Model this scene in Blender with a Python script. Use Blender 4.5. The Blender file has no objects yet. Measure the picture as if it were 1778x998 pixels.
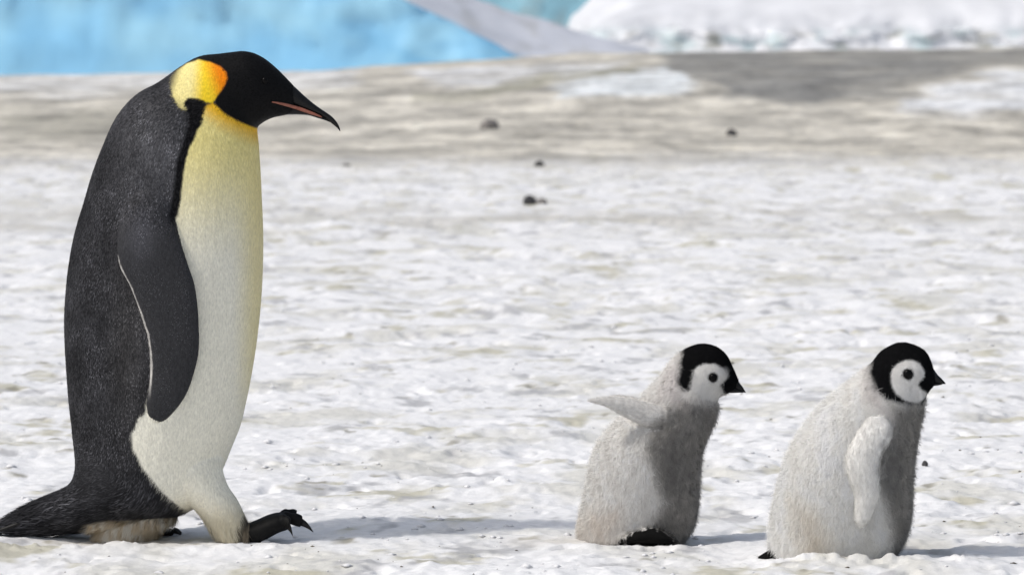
import bpy, math
import numpy as np
from mathutils import Vector

# ------------------------------------------------------------------ scene, camera, light
scene = bpy.context.scene
col = scene.collection
rng = np.random.default_rng(7)

IMG_W, IMG_H = 1778.0, 998.0
FPX = 8664.0                 # focal length in photo pixels (about 175 mm)
CAM_Z = 1.21
HORIZON = 62.0
PITCH = math.atan((IMG_H / 2 - HORIZON) / FPX)

cam_data = bpy.data.cameras.new('camera')
cam_data.sensor_width = 36.0
cam_data.lens = 36.0 * FPX / IMG_W
cam_data.clip_start = 0.1
cam_data.clip_end = 6000
cam_data.dof.use_dof = True
cam_data.dof.focus_distance = 11.9
cam_data.dof.aperture_fstop = 9.0
cam = bpy.data.objects.new('camera', cam_data)
cam.location = (0, 0, CAM_Z)
cam.rotation_euler = (math.pi / 2 - PITCH, 0, 0)
col.objects.link(cam)
scene.camera = cam

SUN_EL = math.radians(50)
to_sun = np.array([-0.92, -0.39, 0.0]); to_sun /= np.linalg.norm(to_sun)
to_sun = np.array([to_sun[0] * math.cos(SUN_EL), to_sun[1] * math.cos(SUN_EL), math.sin(SUN_EL)])
world = bpy.data.worlds.new('World'); scene.world = world
world.use_nodes = True
wn = world.node_tree.nodes; wl = world.node_tree.links
sky = wn.new('ShaderNodeTexSky'); sky.sky_type = 'NISHITA'; sky.sun_disc = False
sky.sun_elevation = SUN_EL
sky.sun_rotation = math.atan2(to_sun[0], to_sun[1])
sky.dust_density = 3.0
haze_sat = wn.new('ShaderNodeHueSaturation'); haze_sat.inputs['Saturation'].default_value = 0.6   # thin bright haze
bg = wn['Background']; bg.inputs['Strength'].default_value = 0.135
wl.new(sky.outputs[0], haze_sat.inputs['Color']); wl.new(haze_sat.outputs[0], bg.inputs['Color'])

sun_data = bpy.data.lights.new('sun', 'SUN')
sun_data.energy = 2.0
sun_data.angle = math.radians(4.0)
sun_data.color = (1.0, 0.96, 0.90)
sun = bpy.data.objects.new('sun', sun_data)
sun.rotation_euler = Vector(to_sun.tolist()).to_track_quat('Z', 'Y').to_euler()
sun.location = (-8, 4, 12)
col.objects.link(sun)

scene.render.engine = 'CYCLES'
scene.view_settings.view_transform = 'Standard'
scene.view_settings.look = 'None'
scene.view_settings.exposure = -0.05
scene.view_settings.gamma = 1.0
scene.view_settings.use_curve_mapping = False

# ------------------------------------------------------------------ helpers
CP, SP = math.cos(PITCH), math.sin(PITCH)

def px_world(px, py, Y):
    """photo pixel -> world point on the vertical plane at depth Y"""
    px = np.asarray(px, float); py = np.asarray(py, float); Y = np.asarray(Y, float)
    u = px - IMG_W / 2; v = IMG_H / 2 - py
    ry = FPX * CP + v * SP
    rz = -FPX * SP + v * CP
    t = Y / ry
    return np.stack([u * t, Y + 0 * t, CAM_Z + rz * t], -1)

def world_px(P):
    P = np.asarray(P, float)
    x, y, z = P[..., 0], P[..., 1], P[..., 2] - CAM_Z
    d = y * CP - z * SP
    u = x / d * FPX
    v = (y * SP + z * CP) / d * FPX
    return u + IMG_W / 2, IMG_H / 2 - v

def px_ground(px, py, z=0.0):
    v = IMG_H / 2 - py
    ry = FPX * CP + v * SP; rz = -FPX * SP + v * CP
    t = (z - CAM_Z) / rz
    return (px - IMG_W / 2) * t, ry * t

def _hash(ix, iy, seed):
    h = (ix.astype(np.int64) * 374761393 + iy.astype(np.int64) * 668265263 + seed * 1442695041) & 0xFFFFFFFF
    h = ((h ^ (h >> 13)) * 1274126177) & 0xFFFFFFFF
    h = ((h ^ (h >> 16)) * 2246822519) & 0xFFFFFFFF
    return ((h ^ (h >> 15)) & 0xFFFFFF) / float(0xFFFFFF)

def vnoise(x, y, seed=0):
    """gradient noise, about -0.7..0.7"""
    ix = np.floor(x); iy = np.floor(y); fx = x - ix; fy = y - iy
    def g(ax, ay):
        a = _hash(ix + ax, iy + ay, seed) * 2 * math.pi
        return np.cos(a) * (fx - ax) + np.sin(a) * (fy - ay)
    ux = fx * fx * fx * (fx * (fx * 6 - 15) + 10); uy = fy * fy * fy * (fy * (fy * 6 - 15) + 10)
    return (g(0, 0) * (1 - ux) + g(1, 0) * ux) * (1 - uy) + (g(0, 1) * (1 - ux) + g(1, 1) * ux) * uy

def fbm(x, y, seed=0, octs=4, gain=0.5):
    s = 0; a = 1.0
    for o in range(octs):
        s = s + a * vnoise(x * 2.03 ** o + 17.3 * o, y * 2.03 ** o - 9.1 * o, seed + o); a *= gain
    return s

def sstep(a, b, x):
    t = np.clip((x - a) / (b - a), 0, 1)
    return t * t * (3 - 2 * t)

def poly_sd(x, y, poly):
    """signed distance to a polygon, negative inside"""
    poly = np.asarray(poly, float); n = len(poly)
    d = np.full(x.shape, 1e18); inside = np.zeros(x.shape, bool)
    for i in range(n):
        ax, ay = poly[i]; bx, by = poly[(i + 1) % n]
        ex, ey = bx - ax, by - ay
        wx, wy = x - ax, y - ay
        t = np.clip((wx * ex + wy * ey) / (ex * ex + ey * ey + 1e-12), 0, 1)
        d = np.minimum(d, (wx - ex * t) ** 2 + (wy - ey * t) ** 2)
        if by != ay:
            c = ((ay > y) != (by > y)) & (x < (bx - ax) * (y - ay) / (by - ay) + ax)
            inside ^= c
    d = np.sqrt(d)
    return np.where(inside, -d, d)

def pmask(x, y, poly, soft):
    return 1 - sstep(-soft, soft, poly_sd(x, y, poly))

def lerp(a, b, m):
    a = np.asarray(a, float); b = np.asarray(b, float)
    return a * (1 - m[:, None]) + b * m[:, None]

def catmull(rows, sub):
    R = np.asarray(rows, float); n = len(R); out = []
    for i in range(n - 1):
        p0 = R[max(i - 1, 0)]; p1 = R[i]; p2 = R[i + 1]; p3 = R[min(i + 2, n - 1)]
        for k in range(sub):
            t = k / sub
            out.append(0.5 * (2 * p1 + (p2 - p0) * t + (2 * p0 - 5 * p1 + 4 * p2 - p3) * t * t + (3 * p1 - p0 - 3 * p2 + p3) * t ** 3))
    out.append(R[-1])
    return np.array(out)

def loft(rows, sub=5, nseg=36, expo=2.0, yc=0.0):
    """rings in (dorsal x, dorsal y, ventral x, ventral y, half width, centre depth offset) -> verts, faces
    in 'figure' units (photo pixels of a side view, third axis = depth, negative towards viewer)"""
    rows = [tuple(r) + ((yc,) if len(r) == 5 else ()) for r in rows]
    C = catmull(rows, sub)
    th = np.linspace(0, 2 * math.pi, nseg, endpoint=False)
    ct, st = np.cos(th), np.sin(th)
    ce = np.sign(ct) * np.abs(ct) ** (2 / expo); se = np.sign(st) * np.abs(st) ** (2 / expo)
    V = []; F = []
    for r in C:
        cx, cy = (r[0] + r[2]) / 2, (r[1] + r[3]) / 2
        ax, ay = (r[0] - r[2]) / 2, (r[1] - r[3]) / 2
        w = max(r[4], 0.4)
        V += [(cx + ax * c, cy + ay * c, r[5] + w * s) for c, s in zip(ce, se)]
    m = len(C)
    for i in range(m - 1):
        for j in range(nseg):
            k = (j + 1) % nseg
            F.append((i * nseg + j, i * nseg + k, (i + 1) * nseg + k, (i + 1) * nseg + j))
    for base, rev in ((0, True), ((m - 1) * nseg, False)):
        c = np.mean(V[base:base + nseg], axis=0); ci = len(V); V.append(tuple(c))
        for j in range(nseg):
            k = (j + 1) % nseg
            F.append((base + k, base + j, ci) if rev else (base + j, base + k, ci))
    return np.array(V), F

def merge(parts):
    V = []; F = []; o = 0
    for v, f in parts:
        V.append(v); F += [tuple(i + o for i in q) for q in f]; o += len(v)
    return np.concatenate(V), F

def new_mesh(name, V, F, smooth=True):
    me = bpy.data.meshes.new(name)
    me.from_pydata(np.asarray(V).tolist(), [], F)
    if smooth:
        me.polygons.foreach_set('use_smooth', [True] * len(me.polygons))
    me.update()
    return me

def big_mesh(name, V, loops, sizes, smooth=True):
    """fast mesh from numpy arrays"""
    me = bpy.data.meshes.new(name)
    V = np.ascontiguousarray(V, dtype=np.float32)
    loops = np.ascontiguousarray(loops, dtype=np.int32); sizes = np.ascontiguousarray(sizes, dtype=np.int32)
    me.vertices.add(len(V)); me.vertices.foreach_set('co', V.ravel())
    me.loops.add(len(loops)); me.loops.foreach_set('vertex_index', loops)
    me.polygons.add(len(sizes))
    st = np.concatenate([[0], np.cumsum(sizes)[:-1]]).astype(np.int32)
    me.polygons.foreach_set('loop_start', st)
    me.update(calc_edges=True)
    me.validate()
    if smooth:
        me.polygons.foreach_set('use_smooth', np.ones(len(me.polygons), bool))
    return me

def set_colors(me, C, name='tint'):
    a = me.color_attributes.new(name, 'FLOAT_COLOR', 'POINT')
    C4 = np.ones((len(me.vertices), 4), np.float32); C4[:, :3] = C
    a.data.foreach_set('color', C4.ravel())

def link(name, me, mat=None, parent=None, loc=(0, 0, 0)):
    o = bpy.data.objects.new(name, me); col.objects.link(o)
    if mat and me is not None:
        me.materials.clear(); me.materials.append(mat)
    o.parent = parent; o.location = loc
    return o

def tag(o, label=None, cat=None, group=None, kind=None):
    for k, v in (('label', label), ('category', cat), ('group', group), ('kind', kind)):
        if v: o[k] = v
    return o

def remesh(V, F, voxel, smooth_iter, name):
    me = new_mesh(name + '_raw', V, F)
    o = bpy.data.objects.new(name + '_raw', me); col.objects.link(o)
    m = o.modifiers.new('r', 'REMESH'); m.mode = 'VOXEL'; m.voxel_size = voxel; m.use_smooth_shade = True
    s = o.modifiers.new('s', 'SMOOTH'); s.factor = 0.5; s.iterations = smooth_iter
    dg = bpy.context.evaluated_depsgraph_get()
    out = bpy.data.meshes.new_from_object(o.evaluated_get(dg))
    bpy.data.objects.remove(o); bpy.data.meshes.remove(me)
    out.polygons.foreach_set('use_smooth', np.ones(len(out.polygons), bool))
    out.name = name
    return out

def mesh_np(me):
    n = len(me.vertices)
    co = np.empty(n * 3, np.float32); me.vertices.foreach_get('co', co)
    no = np.empty(n * 3, np.float32); me.vertices.foreach_get('normal', no)
    me.calc_loop_triangles()
    t = np.empty(len(me.loop_triangles) * 3, np.int32); me.loop_triangles.foreach_get('vertices', t)
    return co.reshape(-1, 3).astype(float), no.reshape(-1, 3).astype(float), t.reshape(-1, 3)

# ------------------------------------------------------------------ materials
def mat_new(name):
    m = bpy.data.materials.new(name); m.use_nodes = True
    nt = m.node_tree
    return m, nt, nt.nodes, nt.links, nt.nodes['Principled BSDF']

def mat_plain(name, color, rough=0.5, noise_scale=60, noise_amt=0.3, bump=0.0, spec=0.5):
    m, nt, N, L, b = mat_new(name)
    tc = N.new('ShaderNodeTexCoord'); nz = N.new('ShaderNodeTexNoise')
    nz.inputs['Scale'].default_value = noise_scale; nz.inputs['Detail'].default_value = 5
    L.new(tc.outputs['Object'], nz.inputs['Vector'])
    r = N.new('ShaderNodeMapRange'); r.inputs[1].default_value = 0.3; r.inputs[2].default_value = 0.7
    r.inputs[3].default_value = 1 - noise_amt; r.inputs[4].default_value = 1 + noise_amt
    L.new(nz.outputs[0], r.inputs[0])
    mx = N.new('ShaderNodeVectorMath'); mx.operation = 'SCALE'
    mx.inputs[0].default_value = color; L.new(r.outputs[0], mx.inputs['Scale'])
    L.new(mx.outputs[0], b.inputs['Base Color'])
    b.inputs['Roughness'].default_value = rough
    b.inputs['Specular IOR Level'].default_value = spec
    if bump:
        bp = N.new('ShaderNodeBump'); bp.inputs['Strength'].default_value = 0.6; bp.inputs['Distance'].default_value = bump
        L.new(nz.outputs[0], bp.inputs['Height']); L.new(bp.outputs[0], b.inputs['Normal'])
    return m

def mat_tint(name, rough=0.6, spec=0.3, noise_scale=150, noise_amt=0.12, bump=0.0, sheen=0.0, stretch=(1, 1, 1)):
    """colour from the plumage attribute, with fine mottling"""
    m, nt, N, L, b = mat_new(name)
    at = N.new('ShaderNodeAttribute'); at.attribute_name = 'tint'
    tc = N.new('ShaderNodeTexCoord'); mp = N.new('ShaderNodeMapping'); mp.inputs['Scale'].default_value = stretch
    nz = N.new('ShaderNodeTexNoise')
    nz.inputs['Scale'].default_value = noise_scale; nz.inputs['Detail'].default_value = 4
    L.new(tc.outputs['Object'], mp.inputs[0]); L.new(mp.outputs[0], nz.inputs['Vector'])
    r = N.new('ShaderNodeMapRange'); r.inputs[1].default_value = 0.3; r.inputs[2].default_value = 0.7
    r.inputs[3].default_value = 1 - noise_amt; r.inputs[4].default_value = 1 + noise_amt
    L.new(nz.outputs[0], r.inputs[0])
    mx = N.new('ShaderNodeVectorMath'); mx.operation = 'SCALE'
    L.new(at.outputs['Color'], mx.inputs[0]); L.new(r.outputs[0], mx.inputs['Scale'])
    L.new(mx.outputs[0], b.inputs['Base Color'])
    b.inputs['Roughness'].default_value = rough
    b.inputs['Specular IOR Level'].default_value = spec
    if sheen:
        b.inputs['Sheen Weight'].default_value = sheen; b.inputs['Sheen Roughness'].default_value = 0.5
    if bump:
        bp = N.new('ShaderNodeBump'); bp.inputs['Strength'].default_value = 0.5; bp.inputs['Distance'].default_value = bump
        L.new(nz.outputs[0], bp.inputs['Height']); L.new(bp.outputs[0], b.inputs['Normal'])
    return m

def mat_snow():
    m, nt, N, L, b = mat_new('trodden_snow')
    at = N.new('ShaderNodeAttribute'); at.attribute_name = 'tint'
    tc = N.new('ShaderNodeTexCoord')
    n1 = N.new('ShaderNodeTexNoise'); n1.inputs['Scale'].default_value = 28; n1.inputs['Detail'].default_value = 8; n1.inputs['Roughness'].default_value = 0.7
    n2 = N.new('ShaderNodeTexNoise'); n2.inputs['Scale'].default_value = 5; n2.inputs['Detail'].default_value = 6
    L.new(tc.outputs['Object'], n1.inputs['Vector']); L.new(tc.outputs['Object'], n2.inputs['Vector'])
    r = N.new('ShaderNodeMapRange'); r.inputs[1].default_value = 0.25; r.inputs[2].default_value = 0.75
    r.inputs[3].default_value = 0.90; r.inputs[4].default_value = 1.06
    L.new(n1.outputs[0], r.inputs[0])
    mx = N.new('ShaderNodeVectorMath'); mx.operation = 'SCALE'
    L.new(at.outputs['Color'], mx.inputs[0]); L.new(r.outputs[0], mx.inputs['Scale'])
    # fine specks of dirt
    n3 = N.new('ShaderNodeTexNoise'); n3.inputs['Scale'].default_value = 70; n3.inputs['Detail'].default_value = 3
    L.new(tc.outputs['Object'], n3.inputs['Vector'])
    r3 = N.new('ShaderNodeMapRange'); r3.inputs[1].default_value = 0.68; r3.inputs[2].default_value = 0.76
    L.new(n3.outputs[0], r3.inputs[0])
    r4 = N.new('ShaderNodeMapRange'); r4.inputs[1].default_value = 0.45; r4.inputs[2].default_value = 0.65; r4.inputs[4].default_value = 0.7
    L.new(n2.outputs[0], r4.inputs[0])
    mu = N.new('ShaderNodeMath'); mu.operation = 'MULTIPLY'
    L.new(r3.outputs[0], mu.inputs[0]); L.new(r4.outputs[0], mu.inputs[1])
    mix = N.new('ShaderNodeMix'); mix.data_type = 'RGBA'
    L.new(mu.outputs[0], mix.inputs[0]); L.new(mx.outputs[0], mix.inputs[6]); mix.inputs[7].default_value = (0.20, 0.18, 0.14, 1)
    L.new(mix.outputs[2], b.inputs['Base Color'])
    b.inputs['Roughness'].default_value = 0.7
    b.inputs['Specular IOR Level'].default_value = 0.25
    bp = N.new('ShaderNodeBump'); bp.inputs['Strength'].default_value = 0.7; bp.inputs['Distance'].default_value = 0.006
    L.new(n1.outputs[0], bp.inputs['Height']); L.new(bp.outputs[0], b.inputs['Normal'])
    return m

def mat_down(name, trans=0.3, spec=0.06):
    m, nt, N, L, b = mat_new(name)
    at = N.new('ShaderNodeAttribute'); at.attribute_name = 'tint'
    L.new(at.outputs['Color'], b.inputs['Base Color'])
    b.inputs['Roughness'].default_value = 0.9; b.inputs['Specular IOR Level'].default_value = spec
    tr = N.new('ShaderNodeBsdfTranslucent'); L.new(at.outputs['Color'], tr.inputs['Color'])
    mx = N.new('ShaderNodeMixShader'); mx.inputs[0].default_value = trans
    L.new(b.outputs[0], mx.inputs[1]); L.new(tr.outputs[0], mx.inputs[2])
    L.new(mx.outputs[0], N['Material Output'].inputs['Surface'])
    return m

M_SNOW = mat_snow()
M_ICE = mat_tint('glacier_ice', rough=0.45, spec=0.4, noise_scale=0.8, noise_amt=0.08, bump=0.05)
M_PLUMAGE = mat_tint('sleek_plumage', rough=0.6, spec=0.12, noise_scale=260, noise_amt=0.18, bump=0.0012, stretch=(1, 1, 0.35))
M_FEATHER = mat_down('adult_feathers', 0.08)
M_SKIN = mat_tint('down_base', rough=0.95, spec=0.1, noise_scale=120, noise_amt=0.10)
M_DOWN = mat_down('chick_down', 0.42)
M_BILL = mat_plain('bill_black', (0.006, 0.006, 0.006), 0.4, 90, 0.4, 0.0006, 0.25)
M_STRIPE = mat_plain('bill_stripe', (0.30, 0.11, 0.075), 0.5, 120, 0.2, 0.0, 0.3)
M_CLAW = mat_plain('claw_black', (0.008, 0.0075, 0.007), 0.45, 90, 0.4, 0.0005, 0.25)
M_EYE = mat_plain('eye_dark', (0.003, 0.003, 0.003), 0.22, 90, 0.2, 0.0, 0.10)
M_STONE = mat_plain('dark_stone', (0.05, 0.048, 0.05), 0.8, 30, 0.6, 0.004)
M_STONE2 = mat_plain('grey_stone', (0.20, 0.185, 0.175), 0.85, 30, 0.5, 0.004)
M_DEBRIS = mat_plain('dirt_debris', (0.10, 0.085, 0.06), 0.9, 30, 0.6)

# ------------------------------------------------------------------ ground
def px_at(px, D):            # world x of a photo column at depth D
    return (px - IMG_W / 2) * D / FPX

def crest_amp(x, D=100.0):
    p = x / D * FPX + IMG_W / 2      # column as seen at the crest, the rise follows this in x
    return np.interp(p, [-2500, -300, 0, 350, 560, 760, 1000, 1300, 1700, 2200, 4000],
                        [0.5, 0.46, 0.42, 0.46, 0.50, 0.66, 0.86, 0.90, 0.92, 1.0, 0.8])

def ground_z(x, y):
    far = np.clip(y / 12.0, 0.6, 4.0)
    rise = crest_amp(x) * sstep(52, 100, y) * (1 - sstep(100, 128, y)) - 0.25 * sstep(100, 128, y)
    z = rise + 0.05 * sstep(25, 60, y) * fbm(x / 7.0, y / 9.0, 11, 3) * 2
    # wind-packed, trodden surface
    calm = np.ones_like(x)
    z = z + 0.022 * fbm(x / 0.9, y / 1.5, 3, 3) * calm
    rough = 0.35 + 0.65 * sstep(-0.25, 0.35, fbm(x / 2.2, y / 2.2, 21, 2))
    near = 1 - sstep(60, 110, y)
    n = fbm(x / 0.24, y / 0.36, 5, 4, 0.55)
    z = z + 0.021 * rough * n * near + 0.03 * fbm(x / 0.55, y / 0.7, 15, 3) * sstep(14, 24, y) * near
    ridg = 1 - np.abs(fbm(x / 0.33, y / 0.45, 8, 3)) * 2.2
    z = z + 0.012 * rough * ridg * near
    z = z + 0.0045 * fbm(x / 0.035, y / 0.05, 9, 2) * (1 - sstep(16, 26, y))
    # soft lips of kicked-up snow in front of the birds
    lipn = 0.1 + 1.3 * sstep(-0.4, 0.5, fbm(x / 0.13, y / 0.12, 35, 4, 0.7))
    for xa, xb, yc, hgt in ((-1.30, -0.52, 11.79, 0.012), (0.12, 0.46, 11.78, 0.010), (0.52, 1.06, 11.37, 0.016)):
        z = z + hgt * lipn * np.exp(-((y - yc) / 0.05) ** 2) * sstep(xa - 0.1, xa + 0.06, x) * (1 - sstep(xb - 0.06, xb + 0.1, x))
    # pressed foot prints / pits
    pit = fbm(x / 0.12, y / 0.16, 31, 2)
    z = z - 0.016 * sstep(0.32, 0.6, pit) * near
    return z

# level the patch the birds stand on so that z = 0 there
Z0 = float(np.mean(ground_z(np.array([-0.8, -0.5, 0.3, 0.75]), np.array([12.0, 12.0, 12.0, 11.6]))))

def build_ground():
    # rows: fine where the view rakes across the near snow, coarser away from it
    rows = [-300, -150, -80, -40, -20, -10, -5, -2, 0, 2, 4, 5, 6]
    y = 6.5
    while y < 150:
        rows.append(y)
        y += max(0.013, 0.52 * y * y / (4990 * CAM_Z)) if y > 10.9 else (0.03 if y > 10.2 else 0.08)
    rows += [152, 156, 162, 170, 185, 210, 260, 340, 500, 800, 1400, 2500]
    rows = np.array(rows)
    side = np.concatenate([np.linspace(0.118, 0.42, 130)[1:], np.geomspace(0.42, 8, 30)[1:]])
    th = np.concatenate([-side[::-1], np.linspace(-0.118, 0.118, 430), side])
    U, Yg = np.meshgrid(th, rows)
    X = U * np.sqrt(Yg ** 2 + 16)
    Z = ground_z(X.ravel(), Yg.ravel()) - Z0
    V = np.stack([X.ravel(), Yg.ravel(), Z], -1)
    nr, nc = X.shape
    i = np.arange(nr - 1)[:, None] * nc + np.arange(nc - 1)[None, :]
    Q = np.stack([i, i + 1, i + nc + 1, i + nc], -1).reshape(-1, 4)
    me = big_mesh('snow_ground', V, Q.ravel(), np.full(len(Q), 4))
    # --- colours: clean snow, guano and dirt stains
    x, y, z = V.T
    C = np.tile(np.array([0.84, 0.84, 0.845]), (len(V), 1))
    s1 = fbm(x / 0.55, y / 0.9, 41, 4, 0.6)
    C = lerp(C, [0.66, 0.65, 0.60], 0.85 * sstep(-0.02, 0.5, s1))
    s2 = fbm(x / 0.32, y / 0.5, 47, 4, 0.6)
    C = lerp(C, [0.50, 0.475, 0.36], 0.8 * sstep(0.22, 0.62, s2))
    s3 = fbm(x / 0.22, y / 0.4, 53, 4, 0.6)
    C = lerp(C, [0.44, 0.44, 0.45], 0.8 * sstep(0.24, 0.6, s3))
    s4 = fbm(x / 0.12, y / 0.2, 57, 3, 0.6)
    C = lerp(C, [0.30, 0.28, 0.22], 0.85 * sstep(0.38, 0.66, s4) * sstep(-0.1, 0.3, s2))
    # broad bands of drift
    b1 = fbm(x / 9.0, y / 4.5, 61, 3)
    C = lerp(C, [0.64, 0.63, 0.59], 0.5 * sstep(0.1, 0.5, b1) * sstep(17, 26, y))
    band = np.exp(-((y - 33 - 0.25 * x) / 2.2) ** 2)
    C = lerp(C, [0.52, 0.50, 0.45], 0.75 * band * sstep(-0.25, 0.35, fbm(x / 0.8, y / 2.0, 67, 3)))
    # dirty ice of the distant rise
    px, py = world_px(V)
    edge = 42 + 5 * fbm(x / 6, y / 12, 71, 3)
    dirt = sstep(edge, edge + 9, y) * (1 - sstep(105, 125, y))
    tan = np.array([0.545, 0.51, 0.435])
    mot = sstep(-0.5, 0.5, fbm(x / 2.2, y / 3.5, 73, 4, 0.65))
    dc = tan[None] * (0.72 + 0.5 * mot[:, None])
    C = np.where(dirt[:, None] > 0, C * (1 - 0.92 * dirt[:, None]) + dc * 0.92 * dirt[:, None], C)
    st = fbm(x / 1.1, y / 2.0, 89, 4, 0.75); blot = fbm(x / 2.6, y / 4.0, 93, 4, 0.7)
    wob = 16 * fbm(x / 1.2, y / 5, 79, 3); wob2 = 14 * fbm(x / 2.5, y / 9, 83, 3)
    far = (y > 40) & (y < 130)
    def patch(poly, colr, amt, soft):
        nonlocal C
        m = np.zeros(len(C)); idx = np.where(far)[0]
        m[idx] = pmask(px[idx] + wob2[idx] * 4, py[idx] + wob[idx], poly, soft)
        C = lerp(C, colr, np.clip(amt * m * (1.05 + 0.6 * blot + 0.35 * st), 0, 1))
    patch([(-200, 120), (620, 118), (600, 150), (300, 158), (-200, 165)], [0.66, 0.655, 0.64], 0.8, 10)
    patch([(720, 128), (900, 115), (1090, 108), (1060, 125), (900, 140), (730, 145)], [0.62, 0.62, 0.62], 0.8, 7)
    patch([(690, 165), (900, 140), (1120, 112), (1130, 125), (960, 148), (830, 172), (700, 182)], [0.30, 0.29, 0.22], 0.7, 8)
    patch([(970, 152), (1080, 128), (1180, 115), (1190, 150), (1080, 165), (980, 166)], [0.70, 0.73, 0.74], 0.9, 7)
    patch([(1130, 84), (1500, 84), (1790, 84), (1790, 105), (1640, 128), (1560, 158), (1430, 180), (1260, 172), (1200, 140)], [0.23, 0.225, 0.21], 0.85, 12)
    patch([(1540, 172), (1640, 142), (1800, 118), (1800, 190), (1650, 200), (1560, 190)], [0.72, 0.73, 0.74], 0.9, 9)
    patch([(0, 195), (300, 185), (300, 235), (0, 240)], [0.37, 0.35, 0.29], 0.7, 14)
    # fine streaks over the rise
    st = fbm(x / 1.1, y / 2.0, 89, 4, 0.75)
    C = C * np.where(dirt[:, None] > 0.01, 1 + 0.55 * st[:, None] * dirt[:, None], 1)
    # warm stain under the birds
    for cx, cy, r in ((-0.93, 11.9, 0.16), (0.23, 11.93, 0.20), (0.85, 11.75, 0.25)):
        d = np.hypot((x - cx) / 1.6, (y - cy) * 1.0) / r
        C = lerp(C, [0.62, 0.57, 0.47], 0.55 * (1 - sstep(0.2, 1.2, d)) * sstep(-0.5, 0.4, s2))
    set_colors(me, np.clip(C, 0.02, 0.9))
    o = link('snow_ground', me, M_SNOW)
    tag(o, 'trodden snow with dirt and guano stains reaching to the icebergs', None, None, 'structure')
    return o

build_ground()

def gz(x, y):
    return float(ground_z(np.array([x], float), np.array([y], float))[0] - Z0)

# ------------------------------------------------------------------ icebergs
def iceberg(name, D, px0, px1, profile, n, label, seed, color_fn, rough, smooth_top=0.0):
    """profile(px) -> list of (depth offset, height); swept along x with noise; closed underneath"""
    xs = np.linspace(px_at(px0, D), px_at(px1, D), n)
    sec = []
    for x in xs:
        p = profile(x / D * FPX + IMG_W / 2)
        p = catmull(p, 7)
        sec.append(p)
    S = np.array(sec)                       # n, m, 2
    m = S.shape[1]
    X = np.repeat(xs[:, None], m, 1); Yv = D + S[:, :, 0]; Z = S[:, :, 1].copy()
    t = np.arange(m)[None, :] / (m - 1) + 0 * X
    d = rough * fbm(X / 2.2 + seed, Z / 1.3, seed, 4, 0.55) * (1 - 0.85 * sstep(1.5, 2.2, Z) * smooth_top)
    Yv = Yv + d * np.clip(Z, 0, 1)
    Z = Z + 0.35 * rough * fbm(X / 2.0, Yv / 2.0 + Z, seed + 5, 4, 0.5) * sstep(0.05, 0.6, Z) * (1 - 0.85 * sstep(1.5, 2.2, Z) * smooth_top)
    X = X + 0.4 * rough * fbm(Z / 1.2, Yv / 2.0, seed + 9, 3)
    V = np.stack([X, Yv, Z], -1).reshape(-1, 3)
    i = np.arange(n - 1)[:, None] * m + np.arange(m - 1)[None, :]
    Q = np.stack([i, i + m, i + m + 1, i + 1], -1).reshape(-1, 4)
    loops = [Q.ravel()]; sizes = [np.full(len(Q), 4)]
    for s, rev in ((0, False), (n - 1, True)):      # end faces
        f = np.arange(m) + s * m
        if rev: f = f[::-1]
        loops.append(f); sizes.append([m])
    f0 = np.arange(n) * m; f1 = f0 + m - 1
    B = np.stack([f0[:-1], f1[:-1], f1[1:], f0[1:]], -1); loops.append(B.ravel()); sizes.append(np.full(len(B), 4))
    me = big_mesh(name, V, np.concatenate(loops), np.concatenate(sizes))
    set_colors(me, np.clip(color_fn(V, t.ravel()), 0.02, 0.9))
    o = link(name, me, M_ICE)
    return tag(o, label, 'iceberg', 'icebergs beyond the dirty rise')

def zpx(py, D):              # height at depth D that shows at photo row py
    return CAM_Z + (HORIZON - py) * D / FPX

DB = 150.0
def prof_blue(p):
    h1 = np.interp(p, [-2400, -900, -300, 200, 480, 700, 800, 880, 960, 1130], [2.0, 8.5, 9.0, 6.5, 4.2, zpx(2, DB), zpx(48, DB), zpx(92, DB), 0.25, -0.1])
    h2 = np.interp(p, [-2400, -900, -300, 200, 560, 830, 1000, 1130, 1200], [3.0, 10.5, 11.0, 8.0, 4.6, zpx(0, DB), zpx(50, DB), zpx(88, DB), -0.1])
    h2 = max(h2, h1 + 0.02)
    return [(-0.4, -0.8), (0.0, -0.2 if h1 > 0.2 else -0.6), (0.35, h1 * 0.5), (0.7, h1 * 0.97), (1.1, h1 + 0.02), (5.0, (h1 + h2) / 2), (9.0, h2), (16.0, h2 * 0.7), (24, -0.8)]
def col_blue(V, t):
    x, y, z = V.T
    p, q = world_px(V)
    C = np.tile(np.array([0.28, 0.60, 0.86]), (len(V), 1))
    C = lerp(C, [0.36, 0.66, 0.84], sstep(-0.4, 0.5, fbm(x / 3.0, z / 1.2, 101, 3)))
    C = lerp(C, [0.20, 0.50, 0.76], 0.7 * sstep(0.0, 0.6, fbm(x / 1.5 + z, z / 2.5, 103, 3)) * sstep(430, 700, p))
    top = sstep(0.44, 0.54, t + 0.02 * fbm(x / 0.8, z / 0.8, 105, 3))
    C = lerp(C, [0.66, 0.68, 0.74], top)
    C = lerp(C, [0.50, 0.50, 0.50], 0.7 * top * sstep(0.0, 0.5, fbm(x / 0.6 + z, y / 3.0, 107, 3)))
    return C
iceberg('blue_iceberg', DB, -2400, 1200, prof_blue, 320, 'pale blue ice cliff whose snowy top slopes down toward the white berg', 3, col_blue, 0.35)

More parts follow.
